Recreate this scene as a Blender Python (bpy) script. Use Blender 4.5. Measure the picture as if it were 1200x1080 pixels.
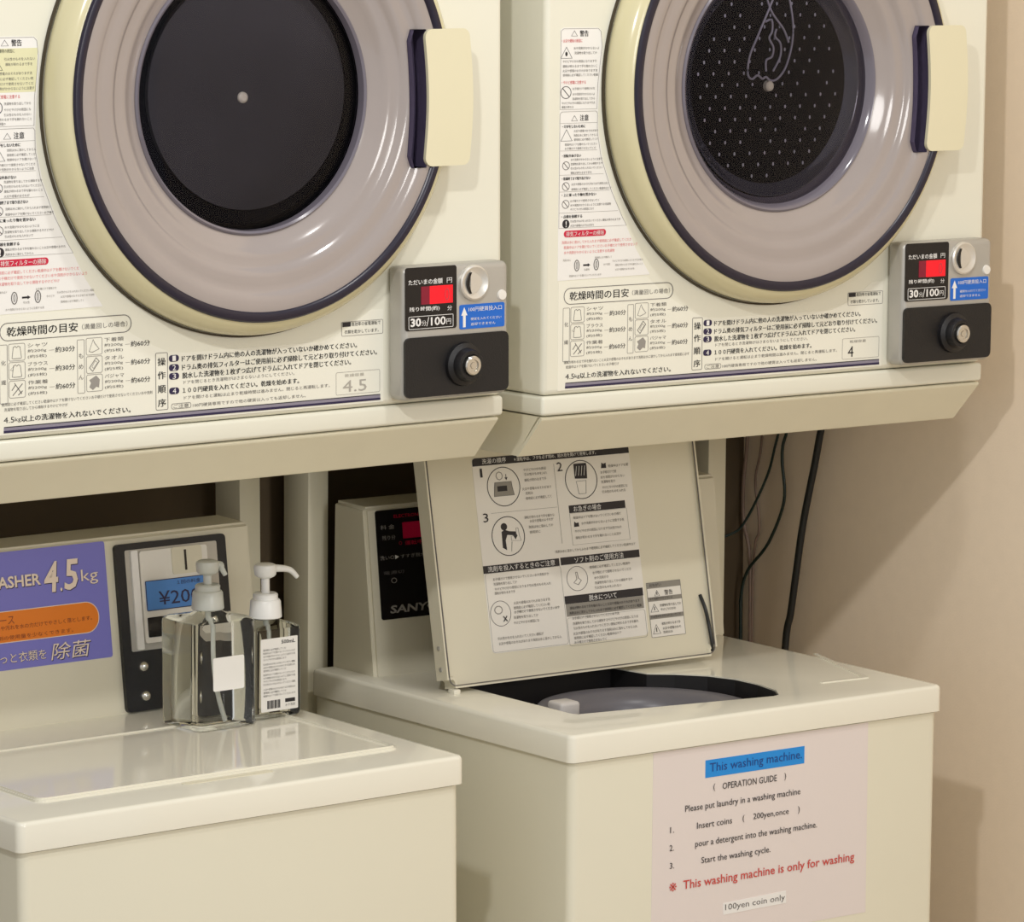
import bpy, bmesh, math, random
from mathutils import Matrix, Vector, Euler
random.seed(7)
for o in list(bpy.data.objects): bpy.data.objects.remove(o)
S = bpy.context.scene
COL = S.collection

# ------------------------------------------------------------------ camera
YAW, PITCH, ROLL = -0.6487, -0.1361, 0.0006
cyw, syw = math.cos(YAW), math.sin(YAW); cp, sp = math.cos(PITCH), math.sin(PITCH); cr, sr = math.cos(ROLL), math.sin(ROLL)
fwd = Vector((-syw*cp, cyw*cp, sp)); rt = Vector((cyw, syw, 0)); up = rt.cross(fwd)
r2 = cr*rt + sr*up; u2 = -sr*rt + cr*up
cam = bpy.data.cameras.new('camera'); cam.sensor_width = 36; cam.sensor_fit = 'HORIZONTAL'
cam.lens = 36*4995.9446/1200; cam.clip_start = .05; cam.clip_end = 60
co = bpy.data.objects.new('camera', cam); COL.objects.link(co)
M = Matrix((r2, u2, -fwd)).transposed().to_4x4(); M.translation = Vector((-2.68, -3.5515, .5607))
co.matrix_world = M; S.camera = co

# ------------------------------------------------------------------ world, lamps, exposure
W = bpy.data.worlds.new('room_light'); S.world = W; W.use_nodes = True
bg = W.node_tree.nodes['Background']; bg.inputs[0].default_value = (1.0, .995, .98, 1); bg.inputs[1].default_value = .58
def lamp(name, loc, target, size, power, col):
    l = bpy.data.lights.new(name, 'AREA'); l.shape = 'DISK'; l.size = size; l.energy = power; l.color = col
    o = bpy.data.objects.new(name, l); COL.objects.link(o); o.location = loc
    o.rotation_euler = (Vector(target)-Vector(loc)).to_track_quat('-Z', 'Y').to_euler()
lamp('ceiling_or_fill_light', (-1.65, -1.6, 1.50), (.2, 0, -.1),   .10, 19, (1, .98, .955))
lamp('ceiling_or_fill_light', (-.02, -1.0, 1.62), (.2, 0, -.1), .11, 8, (1, .98, .955))
lamp('ceiling_or_fill_light', (-.45, -4.3, 1.05), (.2, 0, -.2), 1.1, 27, (1, .98, .955))  # soft frontal fill added to brighten the rear legs, no fixture seen
S.view_settings.view_transform = 'Standard'; S.view_settings.look = 'None'
S.view_settings.exposure = 0.03; S.view_settings.gamma = 1.0; S.view_settings.use_curve_mapping = False

# ------------------------------------------------------------------ materials
def lin(c): return tuple((x/255/12.92 if x/255 <= .04045 else ((x/255+.055)/1.055)**2.4) for x in c)
MATS = {}
def mat(name, rgb, rough=.45, metal=0., spec=.5, noise=0., nscale=40., bump=0., bscale=300., coat=0., emit=None, estr=0.):
    m = bpy.data.materials.new(name); m.use_nodes = True; nt = m.node_tree; b = nt.nodes['Principled BSDF']
    c = lin(rgb)+(1,)
    b.inputs['Base Color'].default_value = c; b.inputs['Roughness'].default_value = rough
    b.inputs['Metallic'].default_value = metal; b.inputs['Specular IOR Level'].default_value = spec
    b.inputs['Coat Weight'].default_value = coat; b.inputs['Coat Roughness'].default_value = .08
    if emit: b.inputs['Emission Color'].default_value = lin(emit)+(1,); b.inputs['Emission Strength'].default_value = estr
    tc = nt.nodes.new('ShaderNodeTexCoord')
    if noise:
        n = nt.nodes.new('ShaderNodeTexNoise'); n.inputs['Scale'].default_value = nscale; n.inputs['Detail'].default_value = 4
        nt.links.new(tc.outputs['Object'], n.inputs['Vector'])
        mx = nt.nodes.new('ShaderNodeMix'); mx.data_type = 'RGBA'
        mx.inputs[6].default_value = tuple(x*(1-noise) for x in c[:3])+(1,); mx.inputs[7].default_value = tuple(min(1, x*(1+noise)) for x in c[:3])+(1,)
        nt.links.new(n.outputs['Fac'], mx.inputs[0]); nt.links.new(mx.outputs[2], b.inputs['Base Color'])
    if bump:
        n = nt.nodes.new('ShaderNodeTexNoise'); n.inputs['Scale'].default_value = bscale; n.inputs['Detail'].default_value = 3
        nt.links.new(tc.outputs['Object'], n.inputs['Vector'])
        bp = nt.nodes.new('ShaderNodeBump'); bp.inputs['Strength'].default_value = bump; bp.inputs['Distance'].default_value = .001
        nt.links.new(n.outputs['Fac'], bp.inputs['Height']); nt.links.new(bp.outputs['Normal'], b.inputs['Normal'])
    MATS[name] = m; return m
def clear(name, tint, refl_rough=.02, ior=1.45, mul=1.0):
    m = bpy.data.materials.new(name); m.use_nodes = True; nt = m.node_tree; nt.nodes.clear()
    o = nt.nodes.new('ShaderNodeOutputMaterial'); mx = nt.nodes.new('ShaderNodeMixShader'); t = nt.nodes.new('ShaderNodeBsdfTransparent')
    g = nt.nodes.new('ShaderNodeBsdfGlossy'); f = nt.nodes.new('ShaderNodeFresnel')
    t.inputs[0].default_value = tint+(1,); g.inputs['Roughness'].default_value = refl_rough; f.inputs['IOR'].default_value = ior
    g.inputs[0].default_value = (mul, mul, mul, 1)
    nt.links.new(f.outputs[0], mx.inputs[0]); nt.links.new(t.outputs[0], mx.inputs[1]); nt.links.new(g.outputs[0], mx.inputs[2]); nt.links.new(mx.outputs[0], o.inputs[0])
    MATS[name] = m; return m
def glass(name, rgb, ior=1.36, rough=.02):
    m = mat(name, (255, 255, 255), rough); b = m.node_tree.nodes['Principled BSDF']
    b.inputs['Transmission Weight'].default_value = 1; b.inputs['IOR'].default_value = ior; b.inputs['Base Color'].default_value = rgb+(1,)
    return m
mat('cabinet_white', (231, 229, 213), .28, noise=.02, nscale=9, bump=.04, bscale=180)
mat('cover_white', (236, 232, 216), .08, noise=.02, nscale=8)
mat('body_white', (232, 228, 208), .35, noise=.02, nscale=7, bump=.05, bscale=200)
mat('control_white', (222, 216, 195), .4, noise=.03, nscale=15, bump=.06, bscale=250)
mat('stand_beige', (232, 226, 202), .5, noise=.04, nscale=20, bump=.05, bscale=200)
mat('door_cream', (214, 206, 168), .16, noise=.02, nscale=12)
mat('handle_cream', (226, 219, 188), .3, noise=.015, nscale=20)
mat('gasket_purple', (28, 22, 42), .3)
mat('rim_dark', (70, 70, 80), .12, coat=.5)
mat('ink_brown', (150, 72, 26), .5)
mat('panel_lilac', (160, 150, 146), .16, noise=.06, nscale=14, coat=.8)
mat('rim_lilac', (112, 106, 116), .14, coat=.6)
mat('pocket_purple', (112, 102, 132), .45)
mat('gap_shade_dark', (62, 52, 34), .6)
mat('drum_black', (7, 6, 12), .6, spec=.08)
mat('filter_grey', (60, 58, 59), .75, noise=.22, nscale=22)
mat('glint_grey', (160, 160, 172), .35)
mat('string_grey', (168, 164, 174), .5)
mat('screw_white', (240, 232, 205), .4)
mat('metal_grey', (184, 181, 174), .36, metal=.35, noise=.05, nscale=30, bump=.12, bscale=600)
mat('metal_satin', (222, 219, 212), .3, metal=.6)
mat('metal_bright', (215, 212, 205), .16, metal=.95)
mat('black_plastic', (16, 15, 18), .35, bump=.4, bscale=900)
mat('black_gloss', (14, 12, 16), .14)
mat('red_led', (190, 8, 28), .3, emit=(255, 0, 30), estr=.55)
mat('red_dim', (120, 8, 40), .3, emit=(190, 0, 50), estr=.10)
mat('blue_print', (20, 104, 205), .35)
mat('blue_tag', (78, 138, 212), .4)
mat('sky_marker', (22, 142, 226), .5)
mat('label_clear', (238, 236, 222), .3)
mat('label_white', (240, 238, 234), .4)
mat('label_grey', (234, 230, 222), .45, noise=.02)
mat('label_yellow', (226, 223, 182), .4)
mat('paper_lilac', (230, 220, 216), .35, bump=.08, bscale=60)
mat('purple_label', (124, 122, 206), .4)
mat('orange_print', (236, 128, 20), .4)
mat('ink_black', (34, 31, 36), .5)
mat('ink_grey', (104, 100, 98), .5)
mat('ink_pale', (150, 146, 140), .5)
mat('ink_navy', (38, 30, 70), .4)
mat('ink_stripe', (140, 134, 150), .4)
mat('ink_red', (206, 52, 62), .5)
mat('ink_pink', (224, 128, 130), .5)
mat('ink_rose', (205, 20, 62), .4)
mat('ink_white', (240, 238, 235), .45)
mat('ink_cream', (240, 222, 205), .45)
mat('ink_blue_dark', (14, 66, 140), .5)
mat('ink_sheet_red', (206, 78, 70), .5)
mat('band_grey', (142, 138, 130), .5)
mat('tub_grey', (104, 102, 108), .35, noise=.05)
mat('tub_dark', (24, 22, 24), .5)
mat('clip_white', (205, 200, 196), .35)
mat('wall_paint', (247, 229, 205), .8, noise=.03, nscale=60, bump=.2, bscale=350)
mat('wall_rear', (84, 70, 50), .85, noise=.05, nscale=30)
mat('floor_vinyl', (186, 172, 150), .5, noise=.08)
mat('hose_black', (28, 30, 30), .4)
mat('cable_green', (22, 42, 36), .4)
mat('cable_brown', (140, 118, 104), .5)
mat('pump_white', (244, 244, 242), .3)
mat('pump_clear', (232, 234, 226), .3)
mat('tube_clear', (205, 208, 200), .2)
MATS['pump_clear'].node_tree.nodes['Principled BSDF'].inputs['Transmission Weight'].default_value = .35
glass('bottle_liquid', (.95, .97, .95), 1.27)
clear('bottle_shell', (.97, .98, .96), .03, 1.4)
clear('window_glass', (.90, .89, .93), .04, 1.3, .3)

# ------------------------------------------------------------------ helpers
class MB:
    def __init__(s): s.v = []; s.f = []
    def add(s, v, f): n = len(s.v); s.v += [tuple(x) for x in v]; s.f += [tuple(i+n for i in q) for q in f]; return s
def obj(name, mb, m, parent=None, smooth=False, zo=0., mods=None):
    me = bpy.data.meshes.new(name); me.from_pydata([(x, y, z+zo) for x, y, z in mb.v] if zo else mb.v, [], mb.f); me.validate()
    bm = bmesh.new(); bm.from_mesh(me); bmesh.ops.recalc_face_normals(bm, faces=bm.faces); bm.to_mesh(me); bm.free()
    me.materials.append(MATS[m]); o = bpy.data.objects.new(name, me); COL.objects.link(o)
    if parent: o.parent = parent
    if smooth:
        for p in me.polygons: p.use_smooth = True
        me.set_sharp_from_angle(angle=math.radians(38))
    return o
def tag(o, label=None, cat=None, group=None, kind=None):
    if label: o['label'] = label
    if cat: o['category'] = cat
    if group: o['group'] = group
    if kind: o['kind'] = kind
    return o
def empty(name, loc, rot=(0, 0, 0)):
    o = bpy.data.objects.new(name, None); o.empty_display_size = .05; COL.objects.link(o); o.location = loc; o.rotation_euler = rot; return o
def bm2mb(bm):
    mb = MB(); bm.verts.ensure_lookup_table(); bm.verts.index_update()
    mb.add([v.co[:] for v in bm.verts], [[v.index for v in f.verts] for f in bm.faces]); bm.free(); return mb
def rbox(x0, x1, y0, y1, z0, z1, b=.002, seg=2, sel=None):
    bm = bmesh.new(); bmesh.ops.create_cube(bm, size=1)
    for v in bm.verts: v.co = Vector((x0 if v.co.x < 0 else x1, y0 if v.co.y < 0 else y1, z0 if v.co.z < 0 else z1))
    if b: bmesh.ops.bevel(bm, geom=[e for e in bm.edges if sel is None or sel(e)], offset=b, segments=seg, profile=.5, affect='EDGES')
    return bm2mb(bm)
def merge(*ms):
    r = MB()
    for m in ms: r.add(m.v, m.f)
    return r
def rpoly(x0, x1, z0, z1, r, n=5, corners=(1, 1, 1, 1)):
    # order: bottom-left, bottom-right, top-right, top-left
    out = []
    for i, (cx, cz, a0) in enumerate(((x0+r, z0+r, 180), (x1-r, z0+r, 270), (x1-r, z1-r, 0), (x0+r, z1-r, 90))):
        if not corners[i]:
            out.append([(x0, z0), (x1, z0), (x1, z1), (x0, z1)][i]); continue
        for k in range(n+1):
            a = math.radians(a0+90*k/n); out.append((cx+r*math.cos(a), cz+r*math.sin(a)))
    return out
def plane(o, b):
    o = Vector(o); b = Vector(b).normalized(); n = Vector((1, 0, 0)).cross(b)     # x cross up = toward -y
    if n.y > 0: n = -n
    return lambda a, c, d=0.: tuple(o+Vector((a, 0, 0))+b*c+n*d)
FRONT = plane((0, 0, 0), (0, 0, 1)); COIN = plane((0, -.028, 0), (0, 0, 1))
BOX = plane((0, .399, 0), (0, .0235, .193)); LID = plane((0, .265, 0), (0, .05, .254)); BODY = plane((0, .004, 0), (0, 0, 1))
def prism(pl, poly, d0, d1):
    n = len(poly); v = [pl(x, z, d0) for x, z in poly]+[pl(x, z, d1) for x, z in poly]
    f = [tuple(range(n)), tuple(range(2*n-1, n-1, -1))]+[(i, (i+1) % n, n+(i+1) % n, n+i) for i in range(n)]
    return MB().add(v, f)
def frame_line(pl, poly, w, d0, d1, closed=True):      # thin outline following a polygon
    mb = MB(); n = len(poly)
    cx = sum(p[0] for p in poly)/n; cz = sum(p[1] for p in poly)/n
    pts = [Vector(p) for p in poly]; inn = []
    for i in range(n):
        a, b, c = pts[i-1], pts[i], pts[(i+1) % n]
        d = ((b-a).normalized()+(c-b).normalized()); d = d.normalized() if d.length > 1e-6 else Vector((1, 0))
        nrm = Vector((-d.y, d.x)); inn.append(b+nrm*w)
    v = [pl(p.x, p.y, d1) for p in pts]+[pl(p.x, p.y, d1) for p in inn]
    f = [(i, (i+1) % n, n+(i+1) % n, n+i) for i in range(n)]
    v2 = [pl(p.x, p.y, d0) for p in pts]+[pl(p.x, p.y, d0) for p in inn]
    mb.add(v, f); m = len(v); mb.add(v2, f)
    mb.f += [(i, (i+1) % n, m+(i+1) % n, m+i) for i in range(n)]+[(n+i, n+(i+1) % n, m+n+(i+1) % n, m+n+i) for i in range(n)]
    return mb
def ell(cx, cz, rx, rz, n=28): return [(cx+rx*math.cos(2*math.pi*i/n), cz+rz*math.sin(2*math.pi*i/n)) for i in range(n)]
def lathe_y(prof, xc, zc, n=128, closed=True):
    v = []; f = []; m = len(prof)
    for i in range(n):
        a = 2*math.pi*i/n
        for r, y in prof: v.append((xc+r*math.cos(a), y, zc+r*math.sin(a)))
    for i in range(n):
        j = (i+1) % n
        for k in range(m if closed else m-1):
            l = (k+1) % m; f.append((i*m+k, i*m+l, j*m+l, j*m+k))
    return MB().add(v, f)
def lathe_z(prof, xc, yc, n=32, cap=True):
    v = []; f = []; m = len(prof)
    for i in range(n):
        a = 2*math.pi*i/n
        for r, z in prof: v.append((xc+r*math.cos(a), yc+r*math.sin(a), z))
    for i in range(n):
        j = (i+1) % n
        for k in range(m-1): f.append((i*m+k, i*m+k+1, j*m+k+1, j*m+k))
    if cap: f.append(tuple(i*m for i in range(n))); f.append(tuple(i*m+m-1 for i in range(n)))
    return MB().add(v, f)
def disc_y(r, xc, zc, y0, y1, n=64):
    return prism(lambda a, c, d: (a, d, c), ell(xc, zc, r, r, n), y0, y1)
def spline(pts, n=8):
    P = [Vector(p) for p in pts]; out = []
    for i in range(len(P)-1):
        p0, p1, p2, p3 = P[max(i-1, 0)], P[i], P[i+1], P[min(i+2, len(P)-1)]
        for k in range(n):
            t = k/n; out.append(.5*((2*p1)+(p2-p0)*t+(2*p0-5*p1+4*p2-p3)*t*t+(-p0+3*p1-3*p2+p3)*t**3))
    return out+[P[-1]]
def tube(pts, r, n=8, rs=None):
    v = []; f = []; L = len(pts); pts = [Vector(p) for p in pts]
    ref = Vector((0, 0, 1)) if abs((pts[-1]-pts[0]).normalized().z) < .8 else Vector((1, 0, 0))
    for i, p in enumerate(pts):
        t = (pts[min(i+1, L-1)]-pts[max(i-1, 0)]).normalized(); a = t.cross(ref).normalized(); b = t.cross(a)
        rr = rs[i] if rs else r
        for k in range(n): an = 2*math.pi*k/n; v.append(tuple(p+(a*math.cos(an)+b*math.sin(an))*rr))
    for i in range(L-1):
        for k in range(n): f.append((i*n+k, i*n+(k+1) % n, (i+1)*n+(k+1) % n, (i+1)*n+k))
    f.append(tuple(range(n))); f.append(tuple(range((L-1)*n, L*n)))
    return MB().add(v, f)
def boolean(o, cutters, op='DIFFERENCE'):
    for c in cutters:
        md = o.modifiers.new('b', 'BOOLEAN'); md.operation = op; md.object = c; md.solver = 'EXACT'
    dg = bpy.context.evaluated_depsgraph_get(); dg.update(); me = bpy.data.meshes.new_from_object(o.evaluated_get(dg))
    o.modifiers.clear(); old = o.data; o.data = me; me.name = old.name; bpy.data.meshes.remove(old)
def drop(o): me = o.data; bpy.data.objects.remove(o); bpy.data.meshes.remove(me)

# lettering: queued, then turned into joined meshes, one per parent and ink
QUEUE = {}; TEMP = []
def text(key, pl, s, x0, x1, zc, h, d=.0006, bold=0., shear=0., tilt=0., heavy=0.):
    if heavy: text(key, pl, s, x0+heavy, x1+heavy, zc, h, d, bold, shear, tilt)
    # key = (parent, part name, ink, zo)
    c = bpy.data.curves.new('t', 'FONT'); c.body = s; c.resolution_u = 2; c.offset = bold; c.shear = shear
    c.fill_mode = 'FRONT'
    o = bpy.data.objects.new('t', c); COL.objects.link(o); TEMP.append((key, pl, o, x0, x1, zc, h, d, tilt))
def shape(key, pl, poly, d=.0005, thick=.0003):
    QUEUE.setdefault(key, MB()).add(*(lambda m: (m.v, m.f))(prism(pl, poly, d-thick, d)))
def outline(key, pl, poly, w=.0006, d=.0006):
    m = frame_line(pl, poly, w, d-.0003, d); QUEUE.setdefault(key, MB()).add(m.v, m.f)
def flush_lettering():
    dg = bpy.context.evaluated_depsgraph_get(); dg.update()
    for key, pl, o, x0, x1, zc, h, d, tilt in TEMP:
        me = bpy.data.meshes.new_from_object(o.evaluated_get(dg)); vs = [v.co for v in me.vertices]
        if not vs: continue
        ax, bx = min(v.x for v in vs), max(v.x for v in vs); ay, by = min(v.y for v in vs), max(v.y for v in vs)
        fx = (x1-x0)/max(bx-ax, 1e-6); fy = h/max(by-ay, 1e-6)
        if fy > fx*2.2 and x1-x0 > 0: fy = min(fy, fx*2.2)
        mb = QUEUE.setdefault(key, MB())
        mb.add([pl(x0+(v.x-ax)*fx, zc+(v.y-(ay+by)/2)*fy+tilt*((v.x-ax)/(bx-ax+1e-9)-.5), d) for v in vs], [tuple(p.vertices) for p in me.polygons])
        bpy.data.meshes.remove(me)
    for key, pl, o, *_ in TEMP:
        c = o.data; bpy.data.objects.remove(o); bpy.data.curves.remove(c)
    for (parent, name, ink, zo), mb in QUEUE.items():
        me = bpy.data.meshes.new(name); me.from_pydata([(x, y, z+zo) for x, y, z in mb.v], [], mb.f)
        me.materials.append(MATS[ink]); o = bpy.data.objects.new(name, me); COL.objects.link(o); o.parent = bpy.data.objects[parent]; o['kind'] = 'stuff'
FILL = ['使用前に必ず確認してください', '乾燥中はドアを開けないでください', 'お子様だけで使用させないでください', '水や洗剤がかからないように注意する', '洗濯物を取り出してから掃除する', 'やけどやけがの原因になります', '引火性のものを入れないでください', '運転が終わるまで手を触れないこと', '火災や感電のおそれがあります', '洗剤は水に溶かしてから入れます']
def filler(key, pl, x0, x1, zc, h, d=.0006, i=[0], **k):
    n = max(3, round((x1-x0)/(h*1.0))); s = ''
    while len(s) < n: s += FILL[i[0] % len(FILL)]; i[0] += 1
    text(key, pl, s[:n], x0, x1, zc, h, d, **k)

# ------------------------------------------------------------------ setting
FLOOR = -1.2
def struct(name, mb, m): return tag(obj(name, mb, m), kind='structure')
struct('floor', rbox(-3.4, .86, -4.2, .60, FLOOR-.06, FLOOR, 0), 'floor_vinyl')
struct('wall_right', rbox(.78, .86, -2.6, .60, FLOOR, 1.35, 0), 'wall_paint')
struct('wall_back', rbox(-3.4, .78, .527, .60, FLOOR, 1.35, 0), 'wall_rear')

# ------------------------------------------------------------------ dryers
DW = .634; XC, ZC = .316, .3445
def number_badge(key_bg, key_fg, pl, s, x0, x1, zc, h):
    shape(key_bg, pl, rpoly(x0, x1, zc-h/2, zc+h/2, h*.45), .0007)
    text(key_fg, pl, s, (x0+x1)/2-h*.30, (x0+x1)/2+h*.30, zc, h*.80, .0010)
def make_dryer(second, loc, rot):
    label = ('white coin tumble dryer on the left with grey mesh behind its door window' if not second else
             'white coin tumble dryer on the right with perforated disc and pale string in window')
    t = empty('tumble_dryer', loc, rot); tag(t, label, 'dryer', 'coin tumble dryers on the stands')
    p = t.name
    # cabinet with a round hole where the door sits
    cab = obj('cabinet', rbox(0, DW, 0, .49, .0215, .80, .006, 3), 'cabinet_white', t, True)
    cut = obj('cut', lathe_y([(0.0001, -.05), (.150, -.05), (.150, .30), (.0001, .30)], XC, ZC, 96), 'cabinet_white', t)
    boolean(cab, [cut]); drop(cut)
    cab.data.set_sharp_from_angle(angle=math.radians(38))
    for q in cab.data.polygons:
        if abs(q.normal.y) > .999: q.use_smooth = False
    obj('base_moulding', rbox(-.0008, DW+.0008, -.0012, .49, 0, .0208, .004, 4), 'cabinet_white', t, True)
    obj('drum', merge(lathe_y([(.150, .02), (.1499, .26), (.0001, .26), (.0001, .262), (.1505, .262), (.1505, .02)], XC, ZC, 64)), 'drum_black', t, True)
    # door
    ring = obj('door', lathe_y([(.2125, -.002), (.2375, -.002), (.2385, -.006), (.2382, -.014), (.2350, -.024), (.2290, -.031), (.2240, -.0335), (.2185, -.0345), (.2125, -.0335)], XC, ZC, 160), 'door_cream', t, True)
    ring['label'] = 'round cream rimmed door with lilac inner panel'
    obj('door_gap_shade', lathe_y([(.2395, .0), (.2412, .0), (.2412, -.0035), (.2395, -.0035)], XC, ZC, 128), 'gap_shade_dark', ring, True)  # dark ring stands in for the shadow in the gap behind the door
    gk = obj('gasket', lathe_y([(.2132, -.0320), (.2232, -.0320), (.2238, -.0350), (.2222, -.0372), (.2185, -.0382), (.2148, -.0372), (.2132, -.0352)], XC, ZC, 160), 'gasket_purple', ring, True)
    pn = obj('inner_panel', lathe_y([(.2138, -.003), (.2138, -.0345), (.2105, -.0348), (.2040, -.0340), (.1985, -.0328), (.1955, -.0305), (.1925, -.0290), (.1870, -.0284), (.1800, -.0280), (.1745, -.0268), (.1715, -.0238), (.1680, -.0218),
        (.1610, -.0210), (.1560, -.0194), (.1525, -.0166), (.1480, -.0140), (.1430, -.0112), (.1395, -.0094), (.1360, -.0080), (.1345, -.003)], XC, ZC, 160), 'panel_lilac', ring, True)
    px0, px1, pz0, pz1 = .4895, .5106, .2670, .4075
    def pock(a, b, c, e, y0, y1, m='pocket_purple', par=ring, nm='cut'):
        poly = []
        N = 12
        for i in range(N+1): z = c+(e-c)*i/N; q = i/N; poly.append((b+.004*math.sin(math.pi*q), z))
        for i in range(N+1):
            z = e-(e-c)*i/N; q = i/N; dd = min(q, 1-q); poly.append((a+.005*math.sin(math.pi*q)+(.005*(1-dd/.09)**2 if dd < .09 else 0), z))
        return poly
    cutp = pock(px0, px1, pz0, pz1, 0, 0)
    cut = obj('cut', prism(lambda a, c, d: (a, d, c), cutp, -.06, -.0035), 'cabinet_white', t)
    for o in (ring, gk, pn):
        boolean(o, [cut]); o.data.set_sharp_from_angle(angle=math.radians(38))
    drop(cut)
    # pocket tray: walls and back in dark lilac
    n = len(cutp); h_ = n//2; D = -.011; ccx = sum(q[0] for q in cutp)/n; ccz = sum(q[1] for q in cutp)/n
    cutp = [(q[0]+(.0006 if q[0] < ccx+.002 and i >= h_ else -.0004), ccz+(q[1]-ccz)*.994) for i, q in enumerate(cutp)]
    v = [(a, -.0350, b) for a, b in cutp]+[(a, D, b) for a, b in cutp]+[(a, D+.002, b) for a, b in cutp]
    f = [(i, (i+1) % n, n+(i+1) % n, n+i) for i in range(n)]+[(i, (i+1) % n, 2*n+(i+1) % n, 2*n+i) for i in range(n)]
    for i in range(h_-1): f += [(n+i, n+i+1, n+n-2-i, n+n-1-i), (2*n+i, 2*n+i+1, 2*n+n-2-i, 2*n+n-1-i)]
    obj('latch_recess', MB().add(v, f), 'pocket_purple', ring)
    # handle
    N = 12; z0, z1 = .2725, .4035; poly = []
    for k in range(5): a = math.radians(270+22.5*k); poly.append((.5545+.0045*math.cos(a), z0+.0045+.0045*math.sin(a)))
    for i in range(1, N): q = i/N; poly.append((.559+.0042*math.sin(math.pi*q), z0+.0045+(z1-z0-.009)*q))
    for k in range(5): a = math.radians(0+22.5*k); poly.append((.5545+.0045*math.cos(a), z1-.0045+.0045*math.sin(a)))
    for k in range(5): a = math.radians(90+22.5*k); poly.append((.5158+.0045*math.cos(a), z1-.0045+.0045*math.sin(a)))
    for i in range(1, N): q = 1-i/N; poly.append((.5113+.0042*math.sin(math.pi*q), z0+.0045+(z1-z0-.009)*q))
    for k in range(5): a = math.radians(180+22.5*k); poly.append((.5158+.0045*math.cos(a), z0+.0045+.0045*math.sin(a)))
    bm = bmesh.new(); m0 = prism(FRONT, poly, .004, .0385); vs = [bm.verts.new(q) for q in m0.v]
    for q in m0.f: bm.faces.new([vs[i] for i in q])
    bm.normal_update(); bmesh.ops.bevel(bm, geom=[e for e in bm.edges if all(abs(v_.co.y+.0385) < 1e-6 for v_ in e.verts)], offset=.0042, segments=4, affect='EDGES')
    obj('handle', bm2mb(bm), 'handle_cream', ring, True)['label'] = 'cream grip at the right of the door'
    # window
    if not second:
        obj('window_rim', lathe_y([(.1385, -.0060), (.1385, -.0100), (.1365, -.0120), (.1342, -.0105), (.1330, -.0040), (.1335, .0020)], XC, ZC, 128), 'rim_lilac', ring, True)
        obj('window_bowl', lathe_y([(.1345, -.0040), (.1330, .0060), (.1300, .0135), (.1300, .0150), (.1340, .0150)], XC, ZC, 128), 'drum_black', ring, True)
        obj('filter_back', disc_y(.132, XC, ZC, .0158, .0175), 'drum_black', ring)
        fs = obj('filter_screen', disc_y(.1175, XC+.0065, ZC+.003, .0100, .0150), 'filter_grey', ring)
        fs['label'] = 'dark grey mesh behind the window'
    else:
        obj('window_rim', lathe_y([(.1385, -.0060), (.1385, -.0100), (.1365, -.0118), (.1340, -.0105), (.1310, -.0040), (.1275, .0020), (.1235, .0060), (.1235, .0100), (.1380, .0100)], XC, ZC, 128), 'rim_lilac', ring, True)
        obj('window_bowl', lathe_y([(.1245, .0040), (.1235, .0030), (.1215, .0040), (.1190, .0075), (.1120, .0105), (.1105, .0118), (.1240, .0118)], XC+.001, ZC+.002, 128), 'rim_dark', ring, True)
        fs = obj('filter_screen', disc_y(.125, XC, ZC, .0125, .0155), 'drum_black', ring)
        fs['label'] = 'black perforated disc with rows of small painted glints'
        mb = MB()
        for i in range(-8, 9):
            for j in range(-9, 9):
                x = ((i*.0215-.0137*j+.17) % .344)-.17+.0015*math.sin(j*.9); z = j*.0125
                if math.hypot(x, z) < .106 and math.hypot(x, z) > .016 and random.random() < .88:
                    q = prism(lambda a, c, d: (a, d, c), ell(XC+x, ZC+z, .0012, .0021, 6), .0120, .0126); mb.add(q.v, q.f)
        h = obj('hole_glints', mb, 'glint_grey', ring); h['kind'] = 'stuff'  # pale nubs paint the light glinting at each perforation
        y = .0105
        loops = [[(.020, .112), (.004, .080), (-.012, .050), (-.022, .030), (-.024, .012), (-.018, .006), (-.010, .010), (-.003, .006), (.002, .008), (.009, .004), (.019, .006), (.030, .018), (.038, .040), (.040, .062), (.036, .085), (.028, .112)],
                 [(-.004, .108), (.008, .080), (.026, .060), (.034, .045)],
                 [(.000, .068), (.009, .070), (.010, .058), (.006, .050), (.012, .040), (.010, .030), (.002, .026), (.002, .014)],
                 [(.016, .060), (.014, .052), (.022, .044), (.022, .030), (.012, .014)]]
        mb = MB()
        for L in loops:
            q = tube(spline([(XC+a-.006, y, ZC+b) for a, b in L], 6), .0012, 6); mb.add(q.v, q.f)
        obj('looped_string', mb, 'string_grey', ring, True)['label'] = 'thin pale looped string hanging over the disc'
    obj('screw', merge(lathe_y([(.0001, .006), (.0035, .0062), (.0055, .008), (.0062, .0125), (.0001, .0125)], XC, ZC-.002, 24)), 'screw_white', ring, True)
    obj('window_glass', lathe_y([(.0001, -.0060), (.06, -.0056), (.11, -.0044), (.133, -.0020), (.133, .0000), (.11, -.0024), (.06, -.0036), (.0001, -.0040)], XC, ZC, 96), 'window_glass', ring, True)
    # coin box
    cb = obj('coin_box', rbox(.4855, .6330 if False else .6215, -.028, .0, .0275, .1660, .007, 4, None), 'metal_grey', t, True)
    cb['label'] = 'grey metal coin box'
    obj('display_panel', prism(COIN, rpoly(.4878, .5530, .1000, .1650, .003), 0, .0008), 'black_gloss', cb)
    obj('red_display', prism(COIN, [(.5185, .1265), (.548, .1265), (.548, .1450), (.5185, .1450)], .0008, .0011), 'red_led', cb)
    obj('red_display', prism(COIN, [(.5077, .1265), (.5185, .1265), (.5185, .1450), (.5077, .1450)], .0008, .0011), 'red_dim', cb)
    k = (cb.name, 'lettering', 'ink_white', 0.)
    text(k, COIN, 'ただいまの金額', .4916, .5348, .1499, .0057, .0012, bold=.01); text(k, COIN, '円', .5403, .5468, .1498, .0053, .0012)
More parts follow.
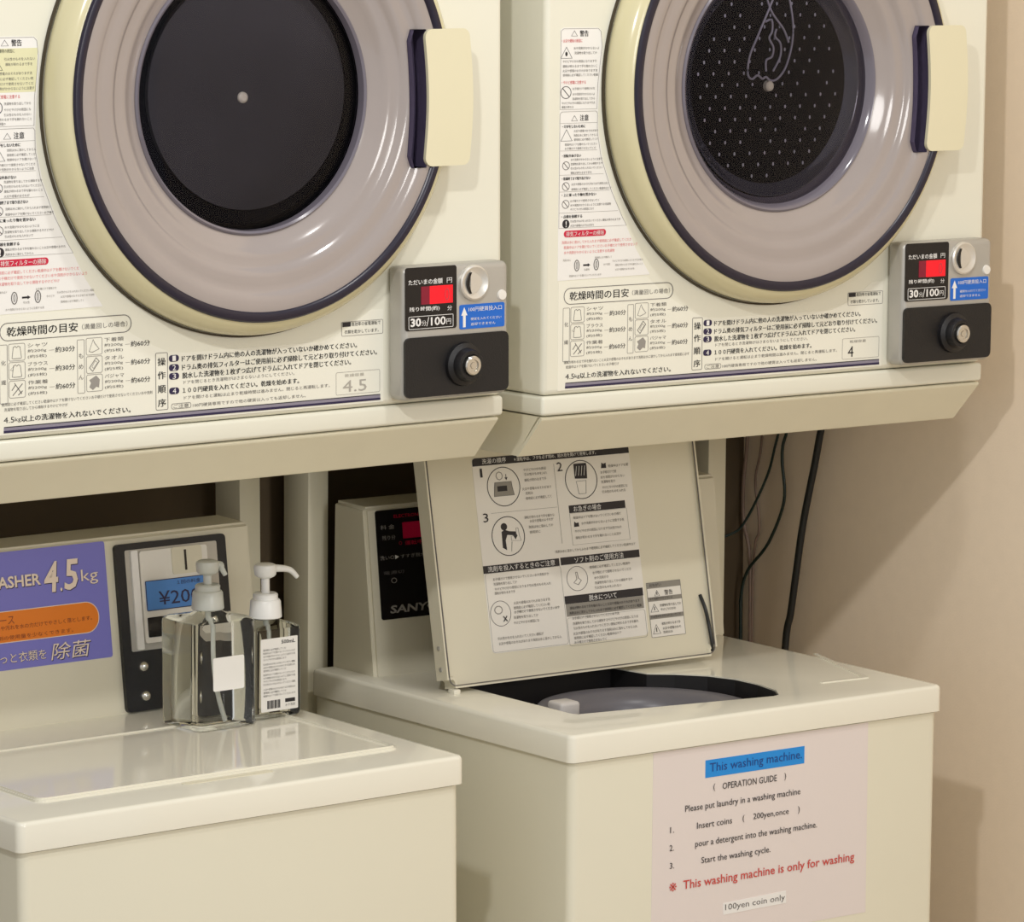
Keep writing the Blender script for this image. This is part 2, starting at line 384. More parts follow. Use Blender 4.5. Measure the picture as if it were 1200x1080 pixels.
    text(k, COIN, '残り時間(約)', .4926, .5310, .1218, .0053, .0012, bold=.01); text(k, COIN, '分', .5408, .5468, .1212, .0049, .0012)
    text(k, COIN, '30', .4941, .5075, .1086, .0088, .0012, bold=.03); text(k, COIN, '分', .5083, .5140, .1074, .0056, .0012)
    text(k, COIN, '/', .5142, .5176, .1086, .0092, .0012); text(k, COIN, '100', .5198, .5388, .1086, .0088, .0012, bold=.02); text(k, COIN, '円', .5398, .5455, .1074, .0056, .0012)
    outline(k, COIN, rpoly(.4918, .5485, .1015, .1148, .001, 2), .0005, .0012)
    k = (cb.name, 'digit', 'red_led', 0.); 
    text((cb.name, 'digit', 'ink_red', 0.), COIN, '0', .5372, .5436, .1355, .0130, .0013)
    # slot knob
    sl = obj('coin_slot', merge(lathe_y([(.0185, -.028), (.0182, -.0315), (.0165, -.0325), (.0150, -.0320), (.0100, -.0300), (.0001, -.0290), (.0001, -.028)], .5745, .1455, 40)), 'metal_satin', cb, True)
    obj('slot_opening', prism(COIN, [(.5640+.0040*(1-math.sin(math.pi*i/8)), .1345+.022*i/8) for i in range(9)]+[(.5675+.0030*(1-math.sin(math.pi*(8-i)/8)), .1345+.022*(8-i)/8) for i in range(9)], .0005, .0040), 'black_gloss', cb)
    obj('slot_shield', MB().add(*(lambda m: (m.v, m.f))(prism(COIN, [(.5690+.0150*math.sin(math.pi*i/12), .1455-.0140+.028*i/12) for i in range(13)], .0005, .0036))), 'metal_satin', cb, True)
    obj('return_button', lathe_y([(.0001, -.0300), (.0050, -.0298), (.0056, -.028), (.0001, -.028)], .6118, .1306, 20), 'label_grey', cb, True)
    obj('instruction_plate', prism(COIN, rpoly(.5570, .6150, .0977, .1231, .002), 0, .0006), 'blue_print', cb)
    k = (cb.name, 'lettering', 'ink_white', 0.)
    shape(k, COIN, [(.5612, .0998), (.5645, .0998), (.5645, .1120), (.5668, .1120), (.5628, .1205), (.5590, .1120), (.5612, .1120)], .0009)
    text(k, COIN, '100円硬貨投入口', .5684, .6112, .1180, .0048, .0009)
    text(k, COIN, '硬貨を入れてください', .5711, .6106, .1079, .0030, .0009); text(k, COIN, '返却できません', .5711, .6029, .1025, .0030, .0009)
    lp = obj('lock_panel', prism(COIN, rpoly(.4862, .6190, .0310, .0930, .0065), -.0005, .0025), 'black_plastic', cb, True)
    obj('lock_boss', lathe_y([(.0001, -.0305), (.0230, -.0305), (.0222, -.0345), (.0175, -.0372), (.0160, -.0440), (.0150, -.0455), (.0115, -.0455), (.0108, -.0425), (.0001, -.0425)], .5600, .0620, 40), 'black_plastic', cb, True)
    obj('key_barrel', lathe_y([(.0001, -.0425), (.0100, -.0425), (.0100, -.0485), (.0088, -.0495), (.0062, -.0495), (.0056, -.0478), (.0036, -.0478), (.0032, -.0490), (.0001, -.0490)], .5600, .0620, 28), 'metal_bright', cb, True)
    # ---- operation label: the rest of the front print
    op = [(.020, .026), (.480, .026), (.480, .1215)]
    for i in range(0, 16):
        a = math.radians(303.7-i*74.6/15); op.append((XC+.268*math.cos(a), max(.0925, ZC+.268*math.sin(a))))
    op.append((.020, .1420))
    ol = obj('operation_label', prism(FRONT, op, .0, .0003), 'label_clear', t)
    K = lambda ink: (ol.name, 'lettering', ink, 0.)
    kb, kg, kp = K('ink_black'), K('ink_grey'), K('ink_pale')
    outline(kg, FRONT, rpoly(.0272, .1765, .1172, .1349, .0086), .0007)
    text(kb, FRONT, '乾燥時間の目安', .0349, .1147, .1261, .0092, heavy=.0003)
    text(kg, FRONT, '（満量回しの場合）', .1197, .1718, .1258, .0055)
    for (bx0, bx1, b0, b1, ch, tx, ux, tmx, names, times) in (
        (.0263, .0355, .0565, .1140, ((.0962, '化'), (.0773, '繊')), .0366, .0581, .0890, ('シャツ', 'ブラウス', '作業着'), ('約30分', '約30分', '約60分')),
        (.1138, .1223, .0605, .1135, ((.0975, 'も'), (.0868, 'め'), (.0765, 'ん')), .1240, .1450, .1753, ('下着類', 'タオル', 'パジャマ'), ('約60分', '約60分', '約60分'))):
        outline(kp, FRONT, rpoly(bx0, bx1, b0, b1, .0012, 3), .0005)
        for zc, c in ch: text(kg, FRONT, c, (bx0+bx1)/2-.0026, (bx0+bx1)/2+.0026, zc, .0048)
        for r_ in range(3):
            zc = .1059-.0180*r_
            outline(kp, FRONT, rpoly(tx, tx+.0187, zc-.0085, zc+.0085, .002, 3), .0005)
            x = tx+.0093
            if tx < .1 and r_ < 2:
                outline(kg, FRONT, [(x-.0055, zc-.006), (x-.0035, zc-.0065), (x+.0035, zc-.0065), (x+.0055, zc-.006), (x+.004, zc+.005), (x+.0015, zc+.006), (x, zc+.0045), (x-.0015, zc+.006), (x-.004, zc+.005)], .0005)
                if r_: outline(kp, FRONT, [(x-.0075, zc+.001), (x-.005, zc), (x-.003, zc+.005)], .0004)
            elif tx < .1:
                for a, b in (((-.005, -.006), (.006, .005)), ((-.006, -.001), (-.002, .004)), ((.001, -.006), (.006, -.002)), ((-.003, .006), (.005, -.005))):
                    d = Vector((b[0]-a[0], b[1]-a[1])).normalized(); nn = Vector((-d.y, d.x))*.0004
                    shape(kg, FRONT, [(x+a[0]-nn.x, zc+a[1]-nn.y), (x+b[0]-nn.x, zc+b[1]-nn.y), (x+b[0]+nn.x, zc+b[1]+nn.y), (x+a[0]+nn.x, zc+a[1]+nn.y)])
            elif r_ == 0: outline(kg, FRONT, [(x-.006, zc-.005), (x-.002, zc-.006), (x+.006, zc-.003), (x+.001, zc+.003), (x-.001, zc+.007)], .0005)
            elif r_ == 1: outline(kg, FRONT, [(x-.006, zc-.003), (x-.002, zc-.007), (x+.006, zc+.003), (x+.002, zc+.007)], .0008); outline(kp, FRONT, [(x-.003, zc-.002), (x-.001, zc-.004), (x+.004, zc+.002), (x+.001, zc+.004)], .0005)
            else: shape(kp, FRONT, [(x-.006, zc-.004), (x-.002, zc-.007), (x+.002, zc-.004), (x+.005, zc-.005), (x+.006, zc+.003), (x+.002, zc+.007), (x-.002, zc+.005), (x-.006, zc+.003), (x-.004, zc)])
            text(kg, FRONT, names[r_], ux, ux+.0222, zc+.0055, .0040); text(kg, FRONT, '約200g', ux, ux+.0210, zc, .0036); text(kg, FRONT, '(約5枚)', ux, ux+.0212, zc-.0055, .0036)
            text(kg, FRONT, times[r_], tmx, tmx+.0222, zc-.0005, .0056, heavy=.0002)
            shape(kp, FRONT, [(ux+.024, zc-.0007), (tmx-.001, zc-.0007), (tmx-.001, zc-.0003), (ux+.024, zc-.0003)])
    filler(kg, FRONT, .0281, .1998, .0558, .0034); filler(kg, FRONT, .0310, .1024, .0507, .0034)
    text(kb, FRONT, '4.5', .0303, .0420, .0406, .0056); text(kb, FRONT, 'kg', .0428, .0495, .0400, .0050); text(kb, FRONT, '以上の洗濯物を入れないでください。', .0500, .1741, .0406, .0062, heavy=.0003)
    outline(kg, FRONT, rpoly(.2038, .2182, .0372, .0944, .0015, 3), .0005)
    for zc, c in ((.0854, '操'), (.0719, '作'), (.0581, '順'), (.0444, '序')): text(kb, FRONT, c, .2062, .2154, zc, .0078, heavy=.0003)
    bgk, fgk = (ol.name, 'badges', 'ink_navy', 0.), (ol.name, 'lettering', 'ink_white', 0.)
    for z, s in ((.0878, '1'), (.0785, '2'), (.0700, '3'), (.0553, '4')): number_badge(bgk, fgk, FRONT, s, .2196, .2312, z, .0066)
    text(kb, FRONT, 'ドアを開けドラム内に他の人の洗濯物が入っていないか確かめてください。', .2346, .4469, .0868, .0060, heavy=.0003)
    text(kb, FRONT, 'ドラム奥の排気フィルターはご使用前に必ず掃除して元どおり取り付けてください。', .2348, .4718, .0780, .0060, heavy=.0003)
    text(kb, FRONT, '脱水した洗濯物を１枚ずつ広げてドラムに入れてドアを閉じてください。', .2350, .4394, .0698, .0060, heavy=.0003)
    text(kg, FRONT, 'ドアを閉じるとき洗濯物がはさまらないようにしてください。', .2366, .3696, .0630, .0037)
    text(kb, FRONT, '１００円硬貨を入れてください。乾燥を始めます。', .2353, .3751, .0550, .0056, heavy=.0003)
    text(kg, FRONT, 'ドアを開けると運転は止まり乾燥時間は進みません。閉じると再運転します。', .2369, .4130, .0475, .0037)
    outline(kg, FRONT, rpoly(.2220, .2452, .0370, .0426, .002, 3), .0004); text(kg, FRONT, 'ご注意', .2245, .2425, .0398, .0040)
    text(kg, FRONT, '100円硬貨専用ですので他の硬貨は入っても返却しません。', .2471, .3833, .0392, .0037)
    outline(kp, FRONT, rpoly(.4280, .4800, .0964, .1112, .0015, 3), .0005)
    shape(kb, FRONT, [(.4295, .1060), (.4395, .1060), (.4395, .1105), (.4295, .1105)]); text(kb, FRONT, '高効率の省電運転で', .4405, .4767, .1082, .0042); text(kb, FRONT, '衣類を乾かしています。', .4316, .4743, .1006, .0040)
    outline(kp, FRONT, rpoly(.4209, .4757, .0365, .0598, .0015, 3), .0003)
    if second:
        text(kb, FRONT, '4', .4293, .4375, .0448, .0120); text(kp, FRONT, '乾燥容量', .4318, .4560, .0560, .0032)
    else:
        kf = (ol.name, 'lettering', 'metal_grey', 0.)
        text(kf, FRONT, '4.5', .4293, .4590, .0450, .0120); text(kf, FRONT, '乾燥容量', .4318, .4560, .0560, .0032)
    shape(kb, FRONT, [(.0305, .0333), (.4760, .0333), (.4760, .0341), (.0305, .0341)], .0008)
    shape((ol.name, 'stripe', 'ink_stripe', 0.), FRONT, [(.0303, .0303), (.4761, .0303), (.4761, .0333), (.0303, .0333)], .0006)
    shape((ol.name, 'stripe', 'ink_navy', 0.), FRONT, [(.0300, .0280), (.4762, .0280), (.4762, .0303), (.0300, .0303)], .0008)
    # ---- warning label
    wp = [(.0188, .1440), (.1413, .1445)]
    for i in range(9):
        a = math.radians(228-i*4.6); wp.append((XC+.2555*math.cos(a)-.001*i, ZC+.2555*math.sin(a)))
    wp = [(.0188, .1430), (.1440, .1445), (.1240, .1730), (.1120, .1960), (.0960, .2250), (.0775, .2705), (.0715, .3000), (.0705, .3215), (.0760, .3900), (.0735, .4065), (.0700, .4090), (.0240, .4095), (.0195, .4070)]
    wl = obj('warning_label', prism(FRONT, wp, 0, .0003), 'label_white', t)
    if not second: shape((wl.name, 'yellowed_area', 'label_yellow', 0.), FRONT, [(.0195, .356), (.0715, .356), (.0745, .398), (.0195, .398)], .0004)
    K = lambda ink: (wl.name, 'lettering', ink, 0.)
    kb, kg, kp, kr, kk = K('ink_black'), K('ink_grey'), K('ink_pale'), K('ink_red'), K('ink_pink')
    hdk = kb if not second else kr
    outline(kp, FRONT, [(.0195, .3235), (.0690, .3235), (.0700, .3500), (.0752, .3900), (.0735, .4050), (.0700, .4085), (.0235, .4085), (.0200, .4060)], .0004)
    outline(kp, FRONT, [(.0195, .1985), (.1110, .1985), (.1050, .2080), (.0900, .2360), (.0755, .2720), (.0700, .3000), (.0700, .3190), (.0680, .3215), (.0225, .3215), (.0195, .3190)], .0004)
    def tri(k, x0, x1, zc, h, mark=False):
        outline(k, FRONT, [(x0, zc-h/2), (x1, zc-h/2), ((x0+x1)/2, zc+h/2)], .0006)
        if mark: shape(k, FRONT, ell((x0+x1)/2, zc-h*.12, h*.13, h*.2, 8))
    def noc(k, x0, x1, zc):
        r = (x1-x0)/2; x = (x0+x1)/2; outline(k, FRONT, ell(x, zc, r, r*.93, 20), .0006)
        d = r*.66; shape(k, FRONT, [(x-d-.0003, zc+d-.0003), (x-d+.0003, zc+d+.0003), (x+d+.0003, zc-d+.0003), (x+d-.0003, zc-d-.0003)])
    tri(kg, .0336, .0421, .4034, .0060); text(kb, FRONT, '警告', .0450, .0564, .4032, .0064, heavy=.0003)
    text(hdk if second else kb, FRONT, '・火災や爆発の原因に', .0209, .0485, .3956, .0036)
    tri(kb, .0197, .0353, .3833, .0122, True)
    for x0, x1, z in ((.0370, .0709, .3878), (.0381, .0681, .3828), (.0226, .0676, .3741), (.0226, .0690, .3690), (.0226, .0690, .3642), (.0228, .0698, .3597)): filler(kg, FRONT, x0, x1, z, .0030)
    text(kr, FRONT, '・やけど感電に注意する', .0215, .0536, .3520, .0036)
    noc(kb, .0202, .0344, .3415)
    for x0, x1, z in ((.0360, .0657, .3453), (.0360, .0657, .3395), (.0359, .0659, .3347), (.0218, .0665, .3303), (.0218, .0374, .3262)): filler(kg, FRONT, x0, x1, z, .0028)
    tri(kg, .0348, .0433, .3144, .0060); text(kb, FRONT, '注意', .0461, .0576, .3146, .0064, heavy=.0003)
    def line(z, x1): shape(kp, FRONT, [(.0200, z), (x1, z), (x1, z+.0003), (.0200, z+.0003)])
    line(.3090, .070); line(.2800, .070); line(.2545, .079); line(.2368, .087); line(.2145, .099)
    for s, x1, z in (('・けがをしないために', .0534, .3058), ('・回転中あけない', .0481, .2749), ('・乾燥終了まで取り出さない', .0608, .2508), ('・上に乗ったり物を置かない', .0688, .2335), ('・点検を依頼する', .0504, .2107)): text(kb, FRONT, s, .0229, x1, z, .0034, heavy=.0003)
    tri(kb, .0208, .0364, .2966, .0123)
    for z in (.2645, .2426, .2238): noc(kg, .0235, .0333, z)
    shape(kb, FRONT, ell(.0290, .2029, .0048, .0048, 18)); text(K('ink_white'), FRONT, '!', .0283, .0297, .2029, .0066, .0008, bold=.02)
    for x0, x1, z in ((.0383, .0707, .3008), (.0383, .0700, .2962), (.0385, .0708, .2917), (.0266, .0695, .2867), (.0266, .0681, .2825), (.0345, .0769, .2706), (.0345, .0770, .2660), (.0345, .0775, .2615), (.0345, .0627, .2567),
        (.0357, .0859, .2446), (.0357, .0895, .2393), (.0345, .0732, .2270), (.0345, .0891, .2224), (.0346, .0661, .2181), (.0347, .1024, .2055), (.0348, .0663, .2008)): filler(kg, FRONT, x0, x1, z, .0027)
    shape((wl.name, 'red_pill', 'ink_rose', 0.), FRONT, rpoly(.0264, .0829, .1888, .1958, .0034), .0006)
    text(K('ink_white'), FRONT, '排気フィルターの掃除', .0292, .0800, .1922, .0052, .0009)
    for x0, x1, z in ((.0236, .1173, .1834), (.0266, .1262, .1780), (.0266, .0948, .1725)): filler(kk, FRONT, x0, x1, z, .0034)
    for x in (.0442, .0704): outline(kg, FRONT, ell(x, .1583, .0036, .0062, 16), .0009); outline(kg, FRONT, ell(x, .1583, .0012, .0040, 8), .0005)
    shape(kb, FRONT, [(.0528, .1574), (.0590, .1574), (.0590, .1564), (.0622, .1583), (.0590, .1602), (.0590, .1592), (.0528, .1592)])
    for x0, x1, z in ((.0920, .1340, .1611), (.0959, .1340, .1566), (.0960, .1222, .1518), (.0253, .0361, .1645), (.0683, .0914, .1657), (.0341, .0772, .1475), (.0800, .0890, .1580), (.0540, .0610, .1535)): filler(kp, FRONT, x0, x1, z, .0024)
    return t
make_dryer(False, (-.634, 0, 0), (0, 0, 0))
make_dryer(True, (.0515, -.0013, -.0052), (0, .0099, -.0031))

# ------------------------------------------------------------------ stands
def make_stand(label, loc, rot):
    t = empty('dryer_stand', (loc[0], loc[1], FLOOR), rot); tag(t, label, 'stand', 'beige stands that carry the dryers')
    zo = loc[2]-FLOOR
    def tray(x0, x1, y0t, y0b, y1, zt, zb):
        v = [(x0, y0t, zt), (x1, y0t, zt), (x1, y1, zt), (x0, y1, zt), (x0+.003, y0b, zb), (x1-.003, y0b, zb), (x1-.003, y1, zb), (x0+.003, y1, zb)]
        return MB().add(v, [(0, 1, 2, 3), (4, 5, 6, 7), (0, 1, 5, 4), (1, 2, 6, 5), (2, 3, 7, 6), (3, 0, 4, 7)])
    obj('shelf', tray(.0, .634, .0080, .0480, .50, -.0012, -.0475), 'stand_beige', t, zo=zo)
    # folded front apron, a sheet in front of the shelf body with a hem
    v = []
    for x in (.0012, .6328):
        for y, z in ((.0045, -.0014), (.0020, -.0030), (.0030, -.0050), (.0430, -.0470), (.0450, -.0480), (.0465, -.0465), (.0080, -.0040)): v.append((x, y, z))
    n = 7; obj('apron', MB().add(v, [(i, (i+1) % n, n+(i+1) % n, n+i) for i in range(n)]+[tuple(range(n)), tuple(range(n, 2*n))]), 'stand_beige', t, zo=zo)
    for x in (.0052, .6005):
        obj('leg', rbox(x, x+.028, .446, .497, FLOOR-loc[2]+.004, -.048, .0015, 2), 'stand_beige', t, True, zo=zo)
        obj('foot', rbox(x-.004, x+.032, .440, .503, FLOOR-loc[2], FLOOR-loc[2]+.004, 0), 'stand_beige', t, zo=zo)
make_stand('beige steel stand with sloped apron under the left dryer', (-.637, 0, 0), (0, 0, 0))
# the right stand leans with its dryer by half a degree
make_stand('beige steel stand with sloped apron under the right dryer', (.0515, -.0013, -.0052), (0, .0099, -.0031))
for o in bpy.data.objects:
    if o.name == 'dryer_stand.001':
        R_ = Euler((0, .0099, -.0031)).to_matrix(); o.location = Vector((.0515, -.0013, -.0052))+R_@Vector((0, 0, FLOOR+.0052))

# ------------------------------------------------------------------ washers
WH = .859
def washer_root(O, rot, label):
    R_ = Euler(rot).to_matrix(); t = empty('washing_machine', Vector(O)+R_@Vector((0, 0, -WH)), rot)
    return tag(t, label, 'washing machine', 'coin washing machines under the dryers')
HOLE = [(.078, .300), (.078, .100), (.082, .093), (.2, .075), (.328, .055), (.338, .058), (.353, .080), (.362, .12), (.362, .16), (.350, .195), (.325, .225), (.300, .245), (.290, .300)]
def cover(holed):
    v = []; n = 5; m = 4*(n+1); secs = ((0, -.030), (0, -.0045), (.0009, -.0020), (.0025, -.0006), (.0050, 0))
    for ins, z in secs:
        for x, y in rpoly(ins, .533-ins, ins, .488-ins, .009-ins*.8, n): v.append((x*(1+.015*y/.488), y, z))
    f = [(i*m+k, i*m+(k+1) % m, (i+1)*m+(k+1) % m, (i+1)*m+k) for i in range(len(secs)-1) for k in range(m)]
    f += [tuple(range(m)), tuple(range((len(secs)-1)*m, len(secs)*m))]
    return MB().add(v, f)
def make_washer(second, O, rot):
    t = washer_root(O, rot, 'white top-loading washer with raised lid and a paper guide on its front' if second else
                    'white top-loading washer on the left with closed lid and purple label on its control box')
    zo = WH
    body = rbox(.004, .529, .004, .488, -WH+.012, -.0315, .010, 4, lambda e: abs(e.verts[0].co.z-e.verts[1].co.z) > .2)
    bo = obj('body', body, 'body_white', t, True, zo)
    for x in (.03, .48):
        for y in (.03, .44): obj('foot', lathe_z([(.02, -WH), (.02, -WH+.012)], x, y, 16), 'black_plastic', t, zo=zo)
    cv = obj('top_cover', cover(second), 'cover_white', t, True, zo)
    if second:
        c = obj('cut', prism(lambda a, b, d: (a, b, d), HOLE, zo-.10, zo+.05), 'cover_white', t)
        boolean(cv, [c]); cv.data.set_sharp_from_angle(angle=math.radians(38)); drop(c)
        c = obj('cut', lathe_z([(.128, -.36), (.128, .05)], .220, .145, 64), 'cover_white', t, zo=zo); boolean(bo, [c]); bo.data.set_sharp_from_angle(angle=math.radians(38))
        HI = [(a+(.22-a)*.008, b+(.18-b)*.008) for a, b in HOLE]
        obj('opening_liner', frame_line(lambda a, b, d=0.: (a, b, d), HI, .0012, -.0300, -.0012), 'tub_dark', t, zo=zo)
        pl_ = obj('splash_plate', prism(lambda a, b, d: (a, b, d), HI, -.0313, -.0304), 'tub_dark', t, zo=zo); boolean(pl_, [c]); drop(c)
        tub = obj('tub', lathe_z([(.1265, -.032), (.1265, -.35), (.0001, -.35), (.0001, -.352), (.1275, -.352), (.1275, -.032)], .220, .145, 64, False), 'tub_dark', t, True, zo)
        obj('balance_ring', lathe_z([(.1262, -.034), (.1255, -.0190), (.1225, -.0150), (.1175, -.0140), (.1080, -.0165), (.0960, -.0225), (.0900, -.032), (.0885, -.050), (.1262, -.050)], .220, .145, 96, False), 'tub_grey', tub, True, zo)
        obj('lint_clip', rbox(.132, .160, .188, .215, -.026, -.0085, .004, 3), 'clip_white', tub, True, zo)
        # shallow moulded rim along the right of the opening
        obj('cover_ridge', prism(lambda a, b, d: (a, b, d), [(.4250, .0835), (.4900, .0785), (.4925, .0825), (.5440, .2300), (.5390, .2305), (.4870, .0855), (.4255, .0885)], -.0002, .0012), 'cover_white', t, zo=zo)
        # open lid
        ld = [LID(x, z, d) for x in (.034, .423) for z in (.006, .318) for d in (0, -.0205)]
        bm = bmesh.new()
        vs = [bm.verts.new(p) for p in ld]   # x,z,d order
        for q in ((0, 1, 3, 2), (4, 6, 7, 5), (0, 4, 5, 1), (2, 3, 7, 6), (0, 2, 6, 4), (1, 5, 7, 3)): bm.faces.new([vs[i] for i in q])
        bmesh.ops.recalc_face_normals(bm, faces=bm.faces)
        dy = [e for e in bm.edges if abs(e.verts[0].co.x-e.verts[1].co.x) < .001 and (e.verts[0].co-e.verts[1].co).length < .03]
        bmesh.ops.bevel(bm, geom=dy, offset=.010, segments=5, affect='EDGES')
        fr = [f for f in bm.faces if f.normal.y < -.8]
        r_ = bmesh.ops.inset_region(bm, faces=fr, thickness=.0030, depth=0)
        fr = [f for f in bm.faces if f.normal.y < -.8 and f.calc_area() > .05]
        bmesh.ops.inset_region(bm, faces=fr, thickness=.0015, depth=-.0035)
        lid = obj('lid', bm2mb(bm), 'control_white', t, True, zo)
        obj('lid_seal', frame_line(LID, rpoly(.0365, .4200, .0085, .3150, .009), .0011, -.0005, .0006), 'ink_grey', lid, zo=zo)
        lid['label'] = 'raised lid with printed instruction sheet inside'
        for x in (.044, ): obj('hinge', rbox(x-.005, x+.004, .262, .274, -.001, .005, .001, 2), 'cover_white', lid, True, zo)
        for z in (.028, .052): obj('lid_screw', lathe_x([(.0001, -.0015), (.0026, -.001), (.0026, .001)], .0338, LID(0, z, -.010)), 'metal_grey', lid, True, zo)
        obj('lid_latch_wire', tube(spline([LID(.408, .078, -.003), LID(.4095, .062, .002), LID(.4130, .044, .001), LID(.4150, .022, .001), LID(.4165, .012, -.003)], 6), .0022, 8), 'hose_black', lid, True, zo)
        D0 = -.0034
        LP = lambda a, c, d=0.: LID(a, c, D0+d)
        obj('instruction_label', prism(LP, rpoly(.1015, .3265, .0390, .2590, .006), 0, .0003), 'label_grey', lid, zo=zo)
        obj('caution_label', prism(LP, rpoly(.3305, .3810, .0350, .0985, .001, 2), 0, .0003), 'label_grey', lid, zo=zo)
        K = lambda ink: (lid.name, 'lettering', ink, zo)
        kb, kg, kw, kp = K('ink_black'), K('ink_grey'), K('ink_white'), K('ink_pale')
        kbar = (lid.name, 'title_bars', 'ink_black', zo)
        def bar(x0, x1, zc, h): shape(kbar, LP, [(x0, zc-h/2), (x1, zc-h/2), (x1, zc+h/2), (x0, zc+h/2)], .0006)
        bx = rpoly(.1020, .3262, .2500, .2590, .004, 4, (0, 0, 1, 1)); shape(kbar, LP, bx, .0006)
        T_ = lambda k, s, x0, x1, z, h, **q: text(k, LP, s, x0, x1, z, h, .0009, **q)
        T_(kw, '洗濯の順序', .1153, .1491, .2547, .0060); T_(kw, '＊運転中は、フタを必ず閉め、給水栓を開けて使用します。', .1601, .2779, .2540, .0044)
        T_(kb, '1', .1112, .1142, .2420, .0100); T_(kb, '2', .2201, .2275, .2412, .0102); T_(kb, '3', .1088, .1159, .1914, .0100)
        for cx_, cz_ in ((.1422, .2246), (.2530, .2244), (.1412, .1686)): outline(kb, LP, ell(cx_, cz_, .0232, .0224, 36), .0009)
        for x0, x1, z in ((.172, .2039, .2411), (.1728, .2047, .2359), (.1719, .2032, .2295), (.1676, .2086, .2197), (.1714, .182, .2146), (.1712, .2078, .2088), (.2937, .3226, .2369), (.2816, .3044, .2304), (.2808, .3163, .2247), (.281, .3014, .2194), (.2817, .3187, .2129), (.2811, .3153, .2079),
            (.1662, .2089, .1875), (.1732, .2067, .1828), (.1708, .2057, .1762), (.1715, .1867, .1704), (.2357, .3048, .1816), (.2462, .3082, .1744), (.2357, .3034, .1662), (.2355, .3017, .1587), (.2047, .3208, .1452),
            (.1132, .1922, .1217), (.1132, .146, .1163), (.1139, .1937, .1107), (.1132, .1422, .106), (.1384, .1899, .0928), (.1377, .189, .0874), (.138, .2021, .0826), (.1363, .1708, .0766), (.1355, .1715, .0706), (.1109, .1755, .0551), (.1116, .2006, .0492),
            (.2509, .31, .1236), (.2546, .3105, .1170), (.2559, .2769, .1110), (.2561, .3112, .1053), (.2553, .2941, .0997), (.2165, .318, .0798), (.215, .3203, .0741), (.2186, .2866, .068), (.2185, .3133, .062), (.2187, .3132, .0566), (.2178, .3108, .0506), (.2181, .2866, .0456), (.218, .2641, .0406)):
            filler(kb if z in (.0826, .0798, .0741) else kg, LP, x0, x1, z, .0034, .0009)
        for q in ((.2158, .1540, .2163, .2450), ): shape(kp, LP, [(q[0], q[1]), (q[2], q[1]), (q[2], q[3]), (q[0], q[3])])
        shape(kp, LP, [(.1209, .1956), (.2144, .1956), (.2144, .1960), (.1209, .1960)])
        # pictograms
        shape((lid.name, 'pictogram', 'band_grey', zo), LP, [(.1275, .2140), (.1560, .2140), (.1540, .2240), (.1535, .2300), (.1300, .2300), (.1290, .2240)], .0007)
        shape(kb, LP, [(.1330, .2195), (.1465, .2195), (.1465, .2255), (.1330, .2255)], .0009); outline(kb, LP, [(.1275, .2140), (.1560, .2140), (.1540, .2240), (.1535, .2300), (.1300, .2300), (.1290, .2240)], .0004, .0009)
        outline(kp, LP, ell(.1375, .2370, .005, .005, 8), .001); shape(kb, LP, [(.1465, .2385), (.1473, .2385), (.1473, .2345), (.1490, .2350), (.1469, .2315), (.1448, .2350), (.1465, .2345)])
        shape(kb, LP, [(.2440, .2260), (.2615, .2250), (.2625, .2390), (.2620, .2430), (.2440, .2430)], .0008)
        for i in range(4): shape(kw, LP, [(.2450+.004*i, .2290), (.2455+.004*i, .2290), (.2480+.004*i, .2400), (.2475+.004*i, .2400)], .0010)
        outline(kb, LP, [(.2475, .2080), (.2580, .2080), (.2600, .2230), (.2455, .2230)], .0005)
        shape(kb, LP, ell(.1365, .1795, .0045, .0042, 14)); shape(kb, LP, [(.1320, .1560), (.1375, .1530), (.1370, .1640), (.1400, .1700), (.1480, .1690), (.1510, .1640), (.1540, .1680), (.1520, .1730), (.1430, .1740), (.1370, .1760), (.1325, .1740)])
        outline(kg, LP, [(.1450, .1630), (.1590, .1620), (.1570, .1680), (.1560, .1770), (.1530, .1770), (.1520, .1690), (.1450, .1680)], .0004); shape(kg, LP, [(.1435, .1510), (.1440, .1510), (.1460, .1620), (.1452, .1620)])
        for z in (.2381, ): shape(kb, LP, [(.2833, z-.003), (.2908, z-.003), (.2908, z+.003), (.2870, z+.002), (.2845, z+.0035)])
        shape(kb, LP, [(.2355, .1712), (.2429, .1712), (.2425, .1760), (.2390, .1755), (.2365, .1775)])
        bar(.2309, .3125, .1917, .0087); T_(kw, 'お急ぎの場合', .2371, .2772, .1917, .0062); outline(kp, LP, [(.2309, .1507), (.3146, .1507), (.3140, .1870), (.2309, .1870)], .0004)
        bar(.1014, .2090, .1334, .0086); T_(kw, '洗剤を投入するときのご注意', .1075, .2023, .1335, .0064)
        bar(.2110, .3255, .1337, .0087); T_(kw, 'ソフト剤のご使用方法', .2307, .3019, .1336, .0066)
        bar(.2109, .3245, .0894, .0091); T_(kw, '脱水について', .2455, .2857, .0890, .0066)
        shape((lid.name, 'grey_band', 'band_grey', zo), LP, [(.2114, .0705), (.3238, .0705), (.3238, .0848), (.2114, .0848)], .0005)
        outline(kg, LP, ell(.1190, .0829, .0145, .0145, 28), .0006); outline(kp, LP, ell(.1165, .0870, .006, .005, 10), .0012); T_(kb, '×', .1215, .1275, .0765, .0070)
        outline(kg, LP, ell(.2320, .1125, .0152, .0142, 28), .0006); outline(kg, LP, [(.2260, .1080), (.2330, .1050), (.2380, .1100), (.2340, .1130), (.2330, .1200), (.2300, .1200), (.2310, .1120)], .0008)
        outline(kp, LP, rpoly(.1030, .2100, .0400, .1290, .003, 3), .0003); outline(kp, LP, rpoly(.2112, .3245, .0370, .0690, .003, 3), .0003)
